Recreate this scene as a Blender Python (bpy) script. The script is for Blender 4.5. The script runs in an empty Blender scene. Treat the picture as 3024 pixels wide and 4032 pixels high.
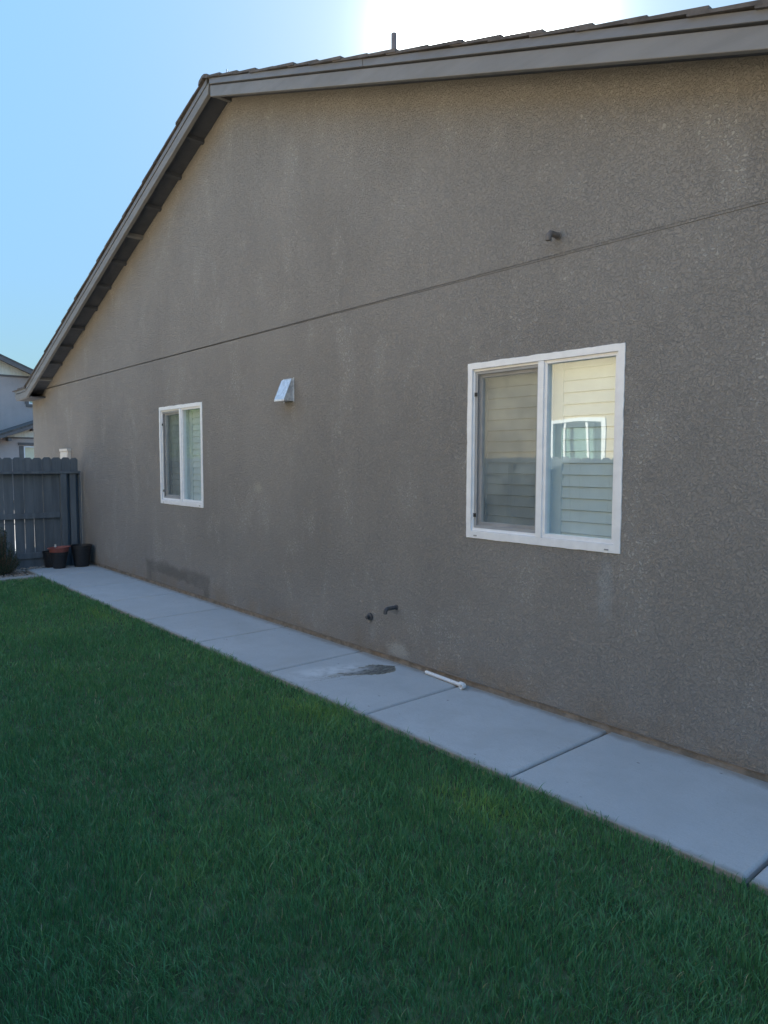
import bpy, bmesh, math, random
import numpy as np
from mathutils import Vector, Matrix, noise as mnoise

random.seed(7)
rng = np.random.default_rng(11)
scene = bpy.context.scene
PI = math.pi

# ------------------------------------------------------------------ camera
YAW, PIT, ROLL = 0.71394864, 0.07178423, 0.00227520
CAM = Vector((0.0, -3.696, 1.6))
fw = Vector((-math.cos(YAW) * math.cos(PIT), math.sin(YAW) * math.cos(PIT), -math.sin(PIT)))
rt = fw.cross(Vector((0, 0, 1))).normalized()
up = rt.cross(fw)
r2 = rt * math.cos(ROLL) + up * math.sin(ROLL)
u2 = -rt * math.sin(ROLL) + up * math.cos(ROLL)
cd = bpy.data.cameras.new('camera')
cam = bpy.data.objects.new('camera', cd)
scene.collection.objects.link(cam)
m = Matrix((r2, u2, -fw)).transposed().to_4x4()
m.translation = CAM
cam.matrix_world = m
cd.sensor_fit = 'VERTICAL'
cd.sensor_height = 36.0
cd.sensor_width = 27.0
cd.lens = 24.859
cd.clip_start = 0.05
cd.clip_end = 2000
scene.camera = cam

# ------------------------------------------------------------------ sky, sun, exposure
SUN_AZ = math.radians(-41.1)      # from +Y towards +X
SUN_EL = math.radians(29.2)
S = Vector((math.sin(SUN_AZ) * math.cos(SUN_EL), math.cos(SUN_AZ) * math.cos(SUN_EL), math.sin(SUN_EL)))
SKY_FLAT, SKY_GAIN = 1.0, 1.55
w = bpy.data.worlds.new('World')
scene.world = w
w.use_nodes = True
nt = w.node_tree
nt.nodes.clear()
wo = nt.nodes.new('ShaderNodeOutputWorld')
bg = nt.nodes.new('ShaderNodeBackground')
sky = nt.nodes.new('ShaderNodeTexSky')
sky.sky_type = 'NISHITA'
sky.sun_disc = False
sky.sun_elevation = SUN_EL
sky.sun_rotation = SUN_AZ
sky.altitude = 100
sky.air_density = 1.0
sky.dust_density = 0.3
sky.ozone_density = 1.2
bg.inputs['Strength'].default_value = 0.15
# bright aureole of dusty air round the sun (a function of the angle to the sun only)
tc = nt.nodes.new('ShaderNodeTexCoord')
nv = nt.nodes.new('ShaderNodeVectorMath'); nv.operation = 'NORMALIZE'
dp = nt.nodes.new('ShaderNodeVectorMath'); dp.operation = 'DOT_PRODUCT'
dp.inputs[1].default_value = S
nt.links.new(tc.outputs['Generated'], nv.inputs[0])
nt.links.new(nv.outputs['Vector'], dp.inputs[0])
def wmath(op, a, b=None):
    n = nt.nodes.new('ShaderNodeMath'); n.operation = op
    for i, v in enumerate((a, b)):
        if v is None: continue
        if isinstance(v, (int, float)): n.inputs[i].default_value = v
        else: nt.links.new(v, n.inputs[i])
    return n.outputs[0]
ang = wmath('ARCCOSINE', wmath('MINIMUM', dp.outputs['Value'], 0.99999))
g1 = wmath('MULTIPLY', wmath('EXPONENT', wmath('MULTIPLY', wmath('MULTIPLY', ang, ang), -1 / (2 * 0.05 ** 2))), 42.0)
g2 = wmath('MULTIPLY', wmath('EXPONENT', wmath('MULTIPLY', ang, -1 / 0.12)), 2.4)
gs = wmath('ADD', g1, g2)
gc = nt.nodes.new('ShaderNodeMix'); gc.data_type = 'RGBA'; gc.blend_type = 'MULTIPLY'; gc.inputs[0].default_value = 1.0
gc.inputs[6].default_value = (0.94, 1.0, 1.0, 1)
nt.links.new(gs, gc.inputs[7])
ad = nt.nodes.new('ShaderNodeMix'); ad.data_type = 'RGBA'; ad.blend_type = 'ADD'; ad.inputs[0].default_value = 1.0
# thin even haze: the clear-sky brightness range is narrowed
lum = nt.nodes.new('ShaderNodeRGBToBW'); nt.links.new(sky.outputs['Color'], lum.inputs[0])
fac = wmath('MULTIPLY', wmath('POWER', wmath('MAXIMUM', lum.outputs[0], 0.05), -SKY_FLAT), SKY_GAIN)
vm = nt.nodes.new('ShaderNodeVectorMath'); vm.operation = 'SCALE'
nt.links.new(sky.outputs['Color'], vm.inputs[0]); nt.links.new(fac, vm.inputs['Scale'])
tn = nt.nodes.new('ShaderNodeVectorMath'); tn.operation = 'MULTIPLY'; tn.inputs[1].default_value = (0.70, 0.92, 0.99)
nt.links.new(vm.outputs[0], tn.inputs[0]); nt.links.new(tn.outputs[0], ad.inputs[6]); nt.links.new(gc.outputs[2], ad.inputs[7])
nt.links.new(ad.outputs[2], bg.inputs['Color'])
nt.links.new(bg.outputs[0], wo.inputs['Surface'])

sl = bpy.data.lights.new('sun', 'SUN')
sl.energy = 5.0
sl.angle = math.radians(0.5)
sl.color = (1.0, 0.93, 0.82)
so = bpy.data.objects.new('sun', sl)
scene.collection.objects.link(so)
so.rotation_euler = (-S).to_track_quat('-Z', 'Y').to_euler()
so.location = (0, 0, 20)

scene.view_settings.view_transform = 'Standard'
scene.view_settings.look = 'None'
scene.view_settings.gamma = 1
scene.view_settings.use_curve_mapping = False
scene.view_settings.exposure = 1.6
try:
    scene.cycles.use_denoising = True
    scene.cycles.max_bounces = 8
    scene.cycles.transparent_max_bounces = 12
    scene.cycles.caustics_reflective = False
    scene.cycles.caustics_refractive = False
    scene.cycles.sample_clamp_indirect = 6
except Exception:
    pass

# ------------------------------------------------------------------ helpers
COL = scene.collection

class MB:
    def __init__(s): s.v = []; s.f = []
    def add(s, verts, faces):
        o = len(s.v); s.v += [tuple(v) for v in verts]; s.f += [tuple(i + o for i in f) for f in faces]
    def box(s, a, b):
        x0, y0, z0 = a; x1, y1, z1 = b
        if x0 > x1: x0, x1 = x1, x0
        if y0 > y1: y0, y1 = y1, y0
        if z0 > z1: z0, z1 = z1, z0
        s.add([(x0, y0, z0), (x1, y0, z0), (x1, y1, z0), (x0, y1, z0), (x0, y0, z1), (x1, y0, z1), (x1, y1, z1), (x0, y1, z1)],
              [(0, 3, 2, 1), (4, 5, 6, 7), (0, 1, 5, 4), (1, 2, 6, 5), (2, 3, 7, 6), (3, 0, 4, 7)])
    def prism_xz(s, poly, y0, y1):
        """polygon in (x,z) extruded from y0 to y1"""
        n = len(poly)
        A = sum(poly[i][0] * poly[(i + 1) % n][1] - poly[(i + 1) % n][0] * poly[i][1] for i in range(n))
        if A < 0: poly = poly[::-1]
        if y0 > y1: y0, y1 = y1, y0
        vs = [(x, y0, z) for x, z in poly] + [(x, y1, z) for x, z in poly]
        fs = [tuple(range(n)), tuple(range(2 * n - 1, n - 1, -1))]
        for i in range(n):
            j = (i + 1) % n
            fs.append((i, i + n, j + n, j))
        s.add(vs, fs)
    def prism_yz(s, poly, x0, x1):
        n = len(poly)
        A = sum(poly[i][0] * poly[(i + 1) % n][1] - poly[(i + 1) % n][0] * poly[i][1] for i in range(n))
        if A < 0: poly = poly[::-1]
        if x0 > x1: x0, x1 = x1, x0
        vs = [(x1, y, z) for y, z in poly] + [(x0, y, z) for y, z in poly]
        fs = [tuple(range(n)), tuple(range(2 * n - 1, n - 1, -1))]
        for i in range(n):
            j = (i + 1) % n
            fs.append((i, i + n, j + n, j))
        s.add(vs, fs)
    def tube(s, pts, r, n=16, caps=True, radii=None):
        pts = [Vector(p) for p in pts]
        rings = []
        t0 = (pts[1] - pts[0]).normalized()
        ref = Vector((0, 0, 1)) if abs(t0.z) < 0.9 else Vector((1, 0, 0))
        a = t0.cross(ref).normalized()
        for i, p in enumerate(pts):
            if i == 0: t = pts[1] - pts[0]
            elif i == len(pts) - 1: t = pts[-1] - pts[-2]
            else: t = (pts[i + 1] - pts[i]).normalized() + (pts[i] - pts[i - 1]).normalized()
            t.normalize()
            a = (a - t * a.dot(t)).normalized()
            b = t.cross(a)
            rr = radii[i] if radii else r
            rings.append([p + a * (rr * math.cos(2 * PI * k / n)) + b * (rr * math.sin(2 * PI * k / n)) for k in range(n)])
        vs = [v for rg in rings for v in rg]
        fs = []
        for i in range(len(pts) - 1):
            for k in range(n):
                k2 = (k + 1) % n
                fs.append((i * n + k, i * n + k2, (i + 1) * n + k2, (i + 1) * n + k))
        if caps:
            fs.append(tuple(range(n - 1, -1, -1)))
            fs.append(tuple(range((len(pts) - 1) * n, len(pts) * n)))
        s.add(vs, fs)
    def lathe(s, prof, c=(0, 0, 0), n=40, tilt=(0, 0)):
        vs = []; fs = []
        for r, z in prof:
            for k in range(n):
                a = 2 * PI * k / n
                x, y = r * math.cos(a), r * math.sin(a)
                vs.append((c[0] + x, c[1] + y, c[2] + z + x * tilt[0] + y * tilt[1]))
        for i in range(len(prof) - 1):
            for k in range(n):
                k2 = (k + 1) % n
                fs.append((i * n + k, i * n + k2, (i + 1) * n + k2, (i + 1) * n + k))
        s.add(vs, fs)
    def build(s, name, mat, parent=None, smooth=False, bevel=0, loc=None):
        me = bpy.data.meshes.new(name)
        me.from_pydata(s.v, [], s.f)
        me.validate()
        if smooth:
            me.polygons.foreach_set('use_smooth', [True] * len(me.polygons))
        me.materials.append(mat)
        o = bpy.data.objects.new(name, me)
        COL.objects.link(o)
        if parent: o.parent = parent
        if smooth and smooth != 'full':
            md = o.modifiers.new('ws', 'EDGE_SPLIT'); md.split_angle = math.radians(40)
        if bevel:
            md = o.modifiers.new('bev', 'BEVEL'); md.width = bevel; md.segments = 2; md.limit_method = 'ANGLE'; md.angle_limit = math.radians(35)
        return o

def empty(name, label, cat, loc=(0, 0, 0), group=None):
    o = bpy.data.objects.new(name, None)
    COL.objects.link(o)
    o.empty_display_size = 0.2
    o['label'] = label; o['category'] = cat
    if group: o['group'] = group
    if any(loc):
        o.location = loc
    return o

def struct(o, label=None):
    o['kind'] = 'structure'
    return o

# node material helper
class Mat:
    def __init__(s, name):
        s.m = bpy.data.materials.new(name); s.m.use_nodes = True
        s.t = s.m.node_tree; s.b = s.t.nodes['Principled BSDF']; s.out = s.t.nodes['Material Output']
        s.co = s.t.nodes.new('ShaderNodeTexCoord').outputs['Object']
        g = s.t.nodes.new('ShaderNodeNewGeometry'); s.pos = g.outputs['Position']; s.geo = g
    def put(s, v, sock):
        if hasattr(v, 'is_linked') or hasattr(v, 'links'): s.t.links.new(v, sock)
        else: sock.default_value = v
    def noise(s, scale, detail=3, rough=0.5, vec=None, dist=0):
        n = s.t.nodes.new('ShaderNodeTexNoise'); n.inputs['Scale'].default_value = scale
        n.inputs['Detail'].default_value = detail; n.inputs['Roughness'].default_value = rough
        n.inputs['Distortion'].default_value = dist
        s.t.links.new(vec if vec is not None else s.pos, n.inputs['Vector'])
        return n.outputs[0]
    def voro(s, scale, vec=None, feat='F1'):
        n = s.t.nodes.new('ShaderNodeTexVoronoi'); n.feature = feat; n.inputs['Scale'].default_value = scale
        s.t.links.new(vec if vec is not None else s.pos, n.inputs['Vector'])
        return n.outputs['Distance']
    def scale(s, vec, sc):
        n = s.t.nodes.new('ShaderNodeVectorMath'); n.operation = 'MULTIPLY'
        s.t.links.new(vec, n.inputs[0]); n.inputs[1].default_value = sc
        return n.outputs[0]
    def math(s, op, a, b=0.0, clamp=False):
        n = s.t.nodes.new('ShaderNodeMath'); n.operation = op; n.use_clamp = clamp
        s.put(a, n.inputs[0]); s.put(b, n.inputs[1])
        return n.outputs[0]
    def ss(s, v, a, b, lo=0.0, hi=1.0):
        n = s.t.nodes.new('ShaderNodeMapRange'); n.interpolation_type = 'SMOOTHSTEP'
        s.put(v, n.inputs[0]); n.inputs[1].default_value = a; n.inputs[2].default_value = b
        n.inputs[3].default_value = lo; n.inputs[4].default_value = hi
        return n.outputs[0]
    def mix(s, f, a, b, mode='MIX'):
        n = s.t.nodes.new('ShaderNodeMix'); n.data_type = 'RGBA'; n.blend_type = mode
        s.put(f, n.inputs[0])
        for v, k in ((a, 6), (b, 7)):
            if isinstance(v, (tuple, list)): n.inputs[k].default_value = (*v[:3], 1)
            else: s.t.links.new(v, n.inputs[k])
        return n.outputs[2]
    def sep(s, v=None):
        n = s.t.nodes.new('ShaderNodeSeparateXYZ'); s.t.links.new(v if v is not None else s.pos, n.inputs[0])
        return n.outputs
    def bump(s, h, strength=0.5, dist=0.01, prev=None):
        n = s.t.nodes.new('ShaderNodeBump'); n.inputs['Strength'].default_value = strength; n.inputs['Distance'].default_value = dist
        s.t.links.new(h, n.inputs['Height'])
        if prev is not None: s.t.links.new(prev, n.inputs['Normal'])
        s.t.links.new(n.outputs[0], s.b.inputs['Normal'])
        return n.outputs[0]
    def col(s, c):
        if isinstance(c, (tuple, list)): s.b.inputs['Base Color'].default_value = (*c[:3], 1)
        else: s.t.links.new(c, s.b.inputs['Base Color'])
    def rough(s, r):
        s.put(r, s.b.inputs['Roughness'])
    def spec(s, v): s.b.inputs['Specular IOR Level'].default_value = v

def simple(name, c, rough=0.6, var=0.12, scale=6, bump=0.0, bscale=60, metal=0.0, spec=0.4, streak=None):
    M = Mat(name)
    f = M.noise(scale, 4, 0.6, vec=M.scale(M.pos, streak) if streak else None)
    f = M.ss(f, 0.3, 0.7)
    M.col(M.mix(f, tuple(x * (1 - var) for x in c), tuple(min(1, x * (1 + var)) for x in c)))
    M.rough(M.ss(M.noise(scale * 3, 2), 0.3, 0.7, rough * 0.9, min(1, rough * 1.1)))
    M.b.inputs['Metallic'].default_value = metal
    M.spec(spec)
    if bump: M.bump(M.noise(bscale, 4, 0.6, vec=M.scale(M.pos, streak) if streak else None), bump, 0.003)
    return M.m

# ------------------------------------------------------------------ materials
def stucco(name, base, light, stains=True, bump=0.9):
    M = Mat(name)
    X, Y, Z = M.sep()
    grit = M.noise(170, 3, 0.6)
    lumps = M.noise(60, 4, 0.6, dist=0.9)
    lumps2 = M.noise(24, 3, 0.55, dist=0.4)
    plate = M.ss(lumps, 0.46, 0.60)
    big = M.noise(0.9, 4, 0.6)
    patch = M.ss(M.noise(2.6, 4, 0.62, vec=M.scale(M.pos, (1, 1, 0.55))), 0.50, 0.68)
    streak = M.noise(3.5, 4, 0.6, vec=M.scale(M.pos, (1.6, 1.6, 0.22)))
    c = M.mix(M.ss(big, 0.3, 0.7), tuple(x * 0.92 for x in base), tuple(x * 1.07 for x in base))
    c = M.mix(M.ss(streak, 0.35, 0.72, 0, 0.28), c, tuple(x * 1.12 for x in base))
    c = M.mix(M.math('MULTIPLY', plate, M.ss(patch, 0, 1, 0.14, 0.78)), c, light)
    # darker pits between the lumps
    c = M.mix(M.ss(lumps, 0.36, 0.50, 0.28, 0.0), c, tuple(x * 0.55 for x in base))
    if stains:
        # soil splashed on the bottom of the wall
        soil = M.math('MULTIPLY', M.ss(Z, 0.32, 0.0), M.ss(M.noise(3.2, 4, 0.6), 0.30, 0.72))
        c = M.mix(M.math('MULTIPLY', soil, 0.55), c, (0.30, 0.225, 0.15))
        # damp arch left by a sprinkler between X -9.1 and -7.2
        wob = M.math('MULTIPLY', M.math('SUBTRACT', M.noise(5, 3), 0.5), 0.16)
        cx = M.math('SUBTRACT', M.math('ABSOLUTE', M.math('ADD', M.math('ADD', X, 8.16), wob)), 0.80)
        top = M.math('ADD', M.math('MULTIPLY', M.math('SUBTRACT', M.ss(X, -9.1, -7.2), 0.5), -0.05), 0.225)
        cz = M.math('SUBTRACT', M.math('ADD', Z, wob), top)
        ax = M.math('MAXIMUM', cx, -0.2); az = M.math('MAXIMUM', cz, -0.2)
        d = M.math('MAXIMUM', ax, az)
        band = M.math('MULTIPLY', M.ss(M.math('ABSOLUTE', d), 0.035, 0.12, 1, 0), M.ss(M.noise(2.2, 2), 0.25, 0.55, 0.5, 1))
        inner = M.math('MULTIPLY', M.ss(d, 0.03, -0.05), 0.35)
        damp = M.math('MAXIMUM', band, inner)
        c = M.mix(M.math('MULTIPLY', damp, 0.65), c, tuple(x * 0.42 for x in base))
        # pale mineral bloom under the big window and under the pipe stubs
        def blob(x0, z0, rx, rz, k):
            dx = M.math('DIVIDE', M.math('SUBTRACT', X, x0), rx); dz = M.math('DIVIDE', M.math('SUBTRACT', Z, z0), rz)
            r = M.math('SQRT', M.math('ADD', M.math('MULTIPLY', dx, dx), M.math('MULTIPLY', dz, dz)))
            r = M.math('ADD', r, M.math('MULTIPLY', M.math('SUBTRACT', M.noise(14, 3), 0.5), 1.0))
            return M.math('MULTIPLY', M.ss(r, 1.1, 0.2), k)
        c = M.mix(blob(-2.27, 0.84, 0.07, 0.26, 0.75), c, (0.38, 0.385, 0.38))
        c = M.mix(blob(-4.10, 0.10, 0.16, 0.10, 0.65), c, (0.50, 0.49, 0.46))
        c = M.mix(blob(-4.40, 0.20, 0.05, 0.12, 0.35), c, (0.42, 0.41, 0.39))
        c = M.mix(blob(-6.20, 1.33, 0.11, 0.07, 0.75), c, (0.42, 0.39, 0.34))
    M.col(c)
    M.rough(0.93); M.spec(0.15)
    h = M.math('ADD', M.math('MULTIPLY', plate, 0.6), M.math('ADD', M.math('MULTIPLY', grit, 0.35), M.math('MULTIPLY', lumps2, 0.5)))
    M.bump(h, bump, 0.009)
    return M.m

M_STUCCO = stucco('brown_stucco', (0.312, 0.292, 0.268), (0.455, 0.432, 0.40))
M_STUCCO_N = stucco('grey_stucco', (0.50, 0.43, 0.41), (0.56, 0.48, 0.46), stains=False, bump=0.4)
M_CREAM = stucco('cream_stucco', (0.62, 0.52, 0.37), (0.72, 0.62, 0.46), stains=False, bump=0.5)
M_TRIM = simple('taupe_trim_paint', (0.22, 0.215, 0.21), 0.6, 0.08, 4, 0.25, 90, streak=(0.3, 3, 3))
M_STARTER = simple('starter_board_paint', (0.19, 0.195, 0.21), 0.55, 0.08, 4, 0.2, 90, streak=(0.3, 3, 3))
M_SOFFIT_SHADED = simple('shaded_soffit_paint', (0.085, 0.09, 0.105), 0.7, 0.1, 5, 0.3, 60)  # same paint as the trim, darkened to hold the shade under the overhang
M_TILE = simple('roof_tile_concrete', (0.115, 0.10, 0.09), 0.85, 0.3, 9, 0.5, 120)
M_VINYL = simple('white_vinyl', (0.90, 0.91, 0.92), 0.35, 0.04, 14, 0.0, spec=0.5)
M_VINYL_N = simple('aged_white_vinyl', (0.76, 0.75, 0.73), 0.4, 0.06, 20)
M_SCREENFRAME = simple('grey_screen_frame', (0.36, 0.37, 0.38), 0.45, 0.05, 14)
M_BLACKCLIP = simple('black_plastic_clip', (0.03, 0.03, 0.032), 0.5, 0.1, 20)
M_SHUTTER = simple('shutter_white', (0.84, 0.86, 0.85), 0.5, 0.04, 6)
M_ROOM = simple('dim_room', (0.30, 0.29, 0.27), 0.9, 0.1, 2)
M_FENCE = simple('grey_fence_paint', (0.125, 0.150, 0.175), 0.75, 0.18, 3, 0.5, 50, streak=(4, 4, 0.35))
M_PVC = simple('white_pvc', (0.80, 0.80, 0.79), 0.3, 0.07, 18)
M_POT = simple('black_plastic', (0.022, 0.023, 0.026), 0.45, 0.2, 20, 0.1, 40, spec=0.5)
M_TERRA = simple('terracotta_plastic', (0.30, 0.10, 0.085), 0.55, 0.15, 15, 0.1, 40)
M_SOIL = simple('potting_soil', (0.05, 0.035, 0.025), 0.95, 0.4, 60, 0.9, 90)
M_PIPEPAINT = simple('painted_pipe', (0.17, 0.15, 0.135), 0.6, 0.12, 20, 0.1)
M_PIPEDARK = simple('dark_copper_stub', (0.085, 0.085, 0.09), 0.5, 0.2, 30, 0.1)
M_VENTPIPE = simple('brown_vent_pipe', (0.24, 0.20, 0.19), 0.6, 0.15, 10)
M_SIDING = simple('cream_siding', (0.84, 0.82, 0.74), 0.7, 0.06, 6, 0.2, 40, streak=(4, 4, 0.3))
M_NTRIM = simple('grey_house_trim', (0.16, 0.145, 0.14), 0.7, 0.1, 5)
M_BARK = simple('bark', (0.13, 0.095, 0.07), 0.9, 0.3, 12, 0.8, 30, streak=(4, 4, 0.6))
M_ASPHALT = simple('asphalt', (0.06, 0.06, 0.062), 0.9, 0.2, 8, 0.4, 150)
M_PANEL = simple('white_panel_paint', (0.72, 0.68, 0.62), 0.5, 0.05, 8)
M_RUBBLE = simple('river_pebbles', (0.30, 0.26, 0.22), 0.8, 0.5, 22, 0.3, 120)
M_EARTH = simple('bare_earth', (0.16, 0.125, 0.09), 0.95, 0.3, 3, 0.6, 30)

def mat_galv():
    M = Mat('galvanised_steel')
    v = M.t.nodes.new('ShaderNodeTexVoronoi'); v.inputs['Scale'].default_value = 45
    M.t.links.new(M.pos, v.inputs['Vector'])
    f = M.ss(v.outputs['Color'], 0.2, 0.8)
    st = M.ss(M.noise(26, 4, 0.6, dist=1.0), 0.55, 0.68)
    c = M.mix(f, (0.66, 0.68, 0.70), (0.80, 0.82, 0.84))
    c = M.mix(M.math('MULTIPLY', st, 0.5), c, (0.42, 0.45, 0.48))
    M.col(c); M.b.inputs['Metallic'].default_value = 0.65
    M.rough(M.ss(M.noise(30, 3), 0.3, 0.7, 0.38, 0.6))
    return M.m
M_GALV = mat_galv()

def mat_concrete():
    M = Mat('broom_finished_concrete')
    X, Y, Z = M.sep()
    big = M.noise(0.8, 5, 0.6)
    med = M.noise(7, 4, 0.6)
    fine = M.noise(140, 3, 0.6)
    c = M.mix(M.ss(big, 0.3, 0.7), (0.47, 0.48, 0.48), (0.56, 0.57, 0.57))
    c = M.mix(M.ss(med, 0.35, 0.75, 0, 0.35), c, (0.42, 0.425, 0.42))
    c = M.mix(M.ss(fine, 0.35, 0.65, 0, 0.35), c, (0.36, 0.365, 0.36))
    brush = M.noise(22, 4, 0.65, vec=M.scale(M.pos, (1, 6, 1)), dist=0.6)
    c = M.mix(M.ss(brush, 0.48, 0.72, 0, 0.45), c, (0.37, 0.375, 0.37))
    c = M.mix(M.ss(M.noise(34, 4, 0.7), 0.62, 0.72, 0, 0.5), c, (0.30, 0.30, 0.29))
    c = M.mix(M.ss(M.noise(1.9, 5, 0.65, dist=0.5), 0.5, 0.68, 0, 0.4), c, (0.40, 0.40, 0.385))
    # each slab slightly different
    ph = M.math('FLOOR', M.math('DIVIDE', M.math('ADD', X, 1.06), 1.168))
    sn = M.math('FRACT', M.math('MULTIPLY', M.math('SINE', M.math('MULTIPLY', ph, 12.9)), 437.5))
    c = M.mix(M.math('MULTIPLY', sn, 0.22), c, (0.43, 0.435, 0.43))
    # small dark specks and dirty edges
    sp = M.voro(5.5, vec=M.scale(M.pos, (1, 1.6, 1)))
    spk = M.math('MULTIPLY', M.ss(sp, 0.07, 0.03), M.ss(M.noise(3.1, 2), 0.42, 0.5))
    c = M.mix(M.math('MULTIPLY', spk, 0.7), c, (0.14, 0.13, 0.12))
    edge = M.math('MULTIPLY', M.ss(M.math('ADD', Y, M.math('MULTIPLY', M.math('SUBTRACT', M.noise(9, 3), 0.5), 0.10)), -0.085, -0.01), 0.6)
    c = M.mix(edge, c, (0.25, 0.20, 0.15))
    edge2 = M.math('MULTIPLY', M.ss(M.math('ADD', Y, M.math('MULTIPLY', M.math('SUBTRACT', M.noise(14, 3), 0.5), 0.05)), -0.885, -0.925), 0.55)
    c = M.mix(edge2, c, (0.22, 0.20, 0.15))
    # water mark running from the wall towards the lawn
    wv = M.math('ADD', M.math('MULTIPLY', M.math('SUBTRACT', M.noise(6.5, 4, 0.6, dist=0.8), 0.5), 0.16), M.math('MULTIPLY', M.math('SUBTRACT', M.noise(38, 3, 0.7), 0.5), 0.05))
    line = M.math('ADD', M.math('ADD', X, 4.06), M.math('MULTIPLY', M.ss(Y, -0.10, -0.85), 0.14))
    wd = M.math('ABSOLUTE', M.math('ADD', line, wv))
    half = M.math('MULTIPLY', M.ss(Y, -0.66, -0.22, 0.0, 0.115), M.ss(Y, -0.05, -0.17))
    inside = M.math('SUBTRACT', half, wd)
    core = M.math('MULTIPLY', M.ss(inside, -0.012, 0.012), M.ss(Y, -0.60, -0.50))
    wet = M.mix(M.ss(M.noise(24, 4, 0.65, dist=1.5, vec=M.scale(M.pos, (1.8, 0.7, 1))), 0.42, 0.62), (0.055, 0.055, 0.047), (0.22, 0.21, 0.18))
    c = M.mix(M.math('MULTIPLY', core, 0.92), c, wet)
    rim = M.math('MULTIPLY', M.ss(M.math('ABSOLUTE', inside), 0.014, 0.004), M.math('MULTIPLY', M.ss(Y, -0.06, -0.1), M.ss(Y, -0.8, -0.6)))
    c = M.mix(M.math('MULTIPLY', rim, 0.6), c, (0.20, 0.16, 0.08))
    # thin dry trails and pale bloom
    tr = M.math('ABSOLUTE', M.math('SUBTRACT', M.math('FRACT', M.math('MULTIPLY', M.math('ADD', line, wv), 15.0)), 0.5))
    trm = M.math('MULTIPLY', M.ss(tr, 0.13, 0.02), M.math('MULTIPLY', M.ss(M.math('ABSOLUTE', line), 0.13, 0.07), M.math('MULTIPLY', M.ss(Y, -0.30, -0.50), M.ss(Y, -0.86, -0.66))))
    c = M.mix(M.math('MULTIPLY', trm, 0.65), c, (0.20, 0.18, 0.14))
    pale = M.math('MULTIPLY', M.ss(M.math('ABSOLUTE', M.math('ADD', line, 0.12)), 0.20, 0.03), M.math('MULTIPLY', M.ss(Y, -0.15, -0.4), M.ss(Y, -0.93, -0.65)))
    c = M.mix(M.math('MULTIPLY', M.math('MULTIPLY', pale, M.ss(M.noise(11, 3), 0.3, 0.6)), 0.75), c, (0.68, 0.68, 0.67))
    # scuff marks on a far slab
    sx = M.math('ABSOLUTE', M.math('ADD', X, 6.35)); sy = M.math('ABSOLUTE', M.math('ADD', Y, 0.72))
    scf = M.math('MULTIPLY', M.math('MULTIPLY', M.ss(sx, 0.28, 0.1), M.ss(sy, 0.10, 0.04)), M.ss(M.noise(16, 4, 0.7, dist=2), 0.60, 0.66))
    c = M.mix(M.math('MULTIPLY', scf, 0.7), c, (0.15, 0.15, 0.14))
    M.col(c)
    M.rough(M.math('SUBTRACT', 0.88, M.math('MULTIPLY', core, 0.35))); M.spec(0.25)
    brm = M.noise(30, 3, 0.6, vec=M.scale(M.pos, (8, 1, 1)))
    M.bump(M.math('ADD', M.math('MULTIPLY', fine, 0.5), M.math('MULTIPLY', brm, 0.5)), 0.6, 0.003)
    return M.m
M_CONC = mat_concrete()
M_JOINT = simple('joint_shadow_concrete', (0.07, 0.07, 0.07), 0.95, 0.3, 20, 0.3)

def mat_found():
    M = Mat('soiled_foundation')
    n = M.noise(9, 5, 0.65)
    n2 = M.noise(2.2, 3, 0.5)
    c = M.mix(M.ss(n, 0.35, 0.65), (0.20, 0.18, 0.155), (0.34, 0.30, 0.26))
    c = M.mix(M.ss(n2, 0.5, 0.7, 0, 0.35), c, (0.33, 0.23, 0.15))
    M.col(c); M.rough(0.95); M.spec(0.1)
    M.bump(M.noise(60, 4, 0.65), 0.9, 0.008)
    return M.m
M_FOUND = mat_found()

def mat_glass(name, refl=0.16, tint=(0.88, 0.97, 0.98), wob=0.0012):
    M = Mat(name)
    t = M.t; t.nodes.remove(M.b)
    tr = t.nodes.new('ShaderNodeBsdfTransparent'); tr.inputs[0].default_value = (*tint, 1)
    gl = t.nodes.new('ShaderNodeBsdfGlossy'); gl.inputs['Roughness'].default_value = 0.0; gl.inputs['Color'].default_value = (0.93, 1.0, 0.96, 1)
    dt = t.nodes.new('ShaderNodeVectorMath'); dt.operation = 'DOT_PRODUCT'
    t.links.new(M.geo.outputs['Incoming'], dt.inputs[0]); t.links.new(M.geo.outputs['True Normal'], dt.inputs[1])
    sch = M.math('POWER', M.math('SUBTRACT', 1.0, M.math('ABSOLUTE', dt.outputs['Value']), clamp=True), 5.0)
    f = M.math('ADD', M.math('MULTIPLY', sch, 1.0 - refl - 0.06), refl + 0.06, clamp=True)
    bp = t.nodes.new('ShaderNodeBump'); bp.inputs['Strength'].default_value = 1.0; bp.inputs['Distance'].default_value = wob
    t.links.new(M.noise(2.3, 1, 0.4), bp.inputs['Height'])
    t.links.new(bp.outputs[0], gl.inputs['Normal'])
    mx = t.nodes.new('ShaderNodeMixShader')
    t.links.new(f, mx.inputs[0]); t.links.new(tr.outputs[0], mx.inputs[1]); t.links.new(gl.outputs[0], mx.inputs[2])
    t.links.new(mx.outputs[0], M.out.inputs[0])
    return M.m
M_GLASS = mat_glass('window_glass')
M_GLASS_N = mat_glass('far_window_glass', 0.12, (0.7, 0.85, 0.8), 0.002)

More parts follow.
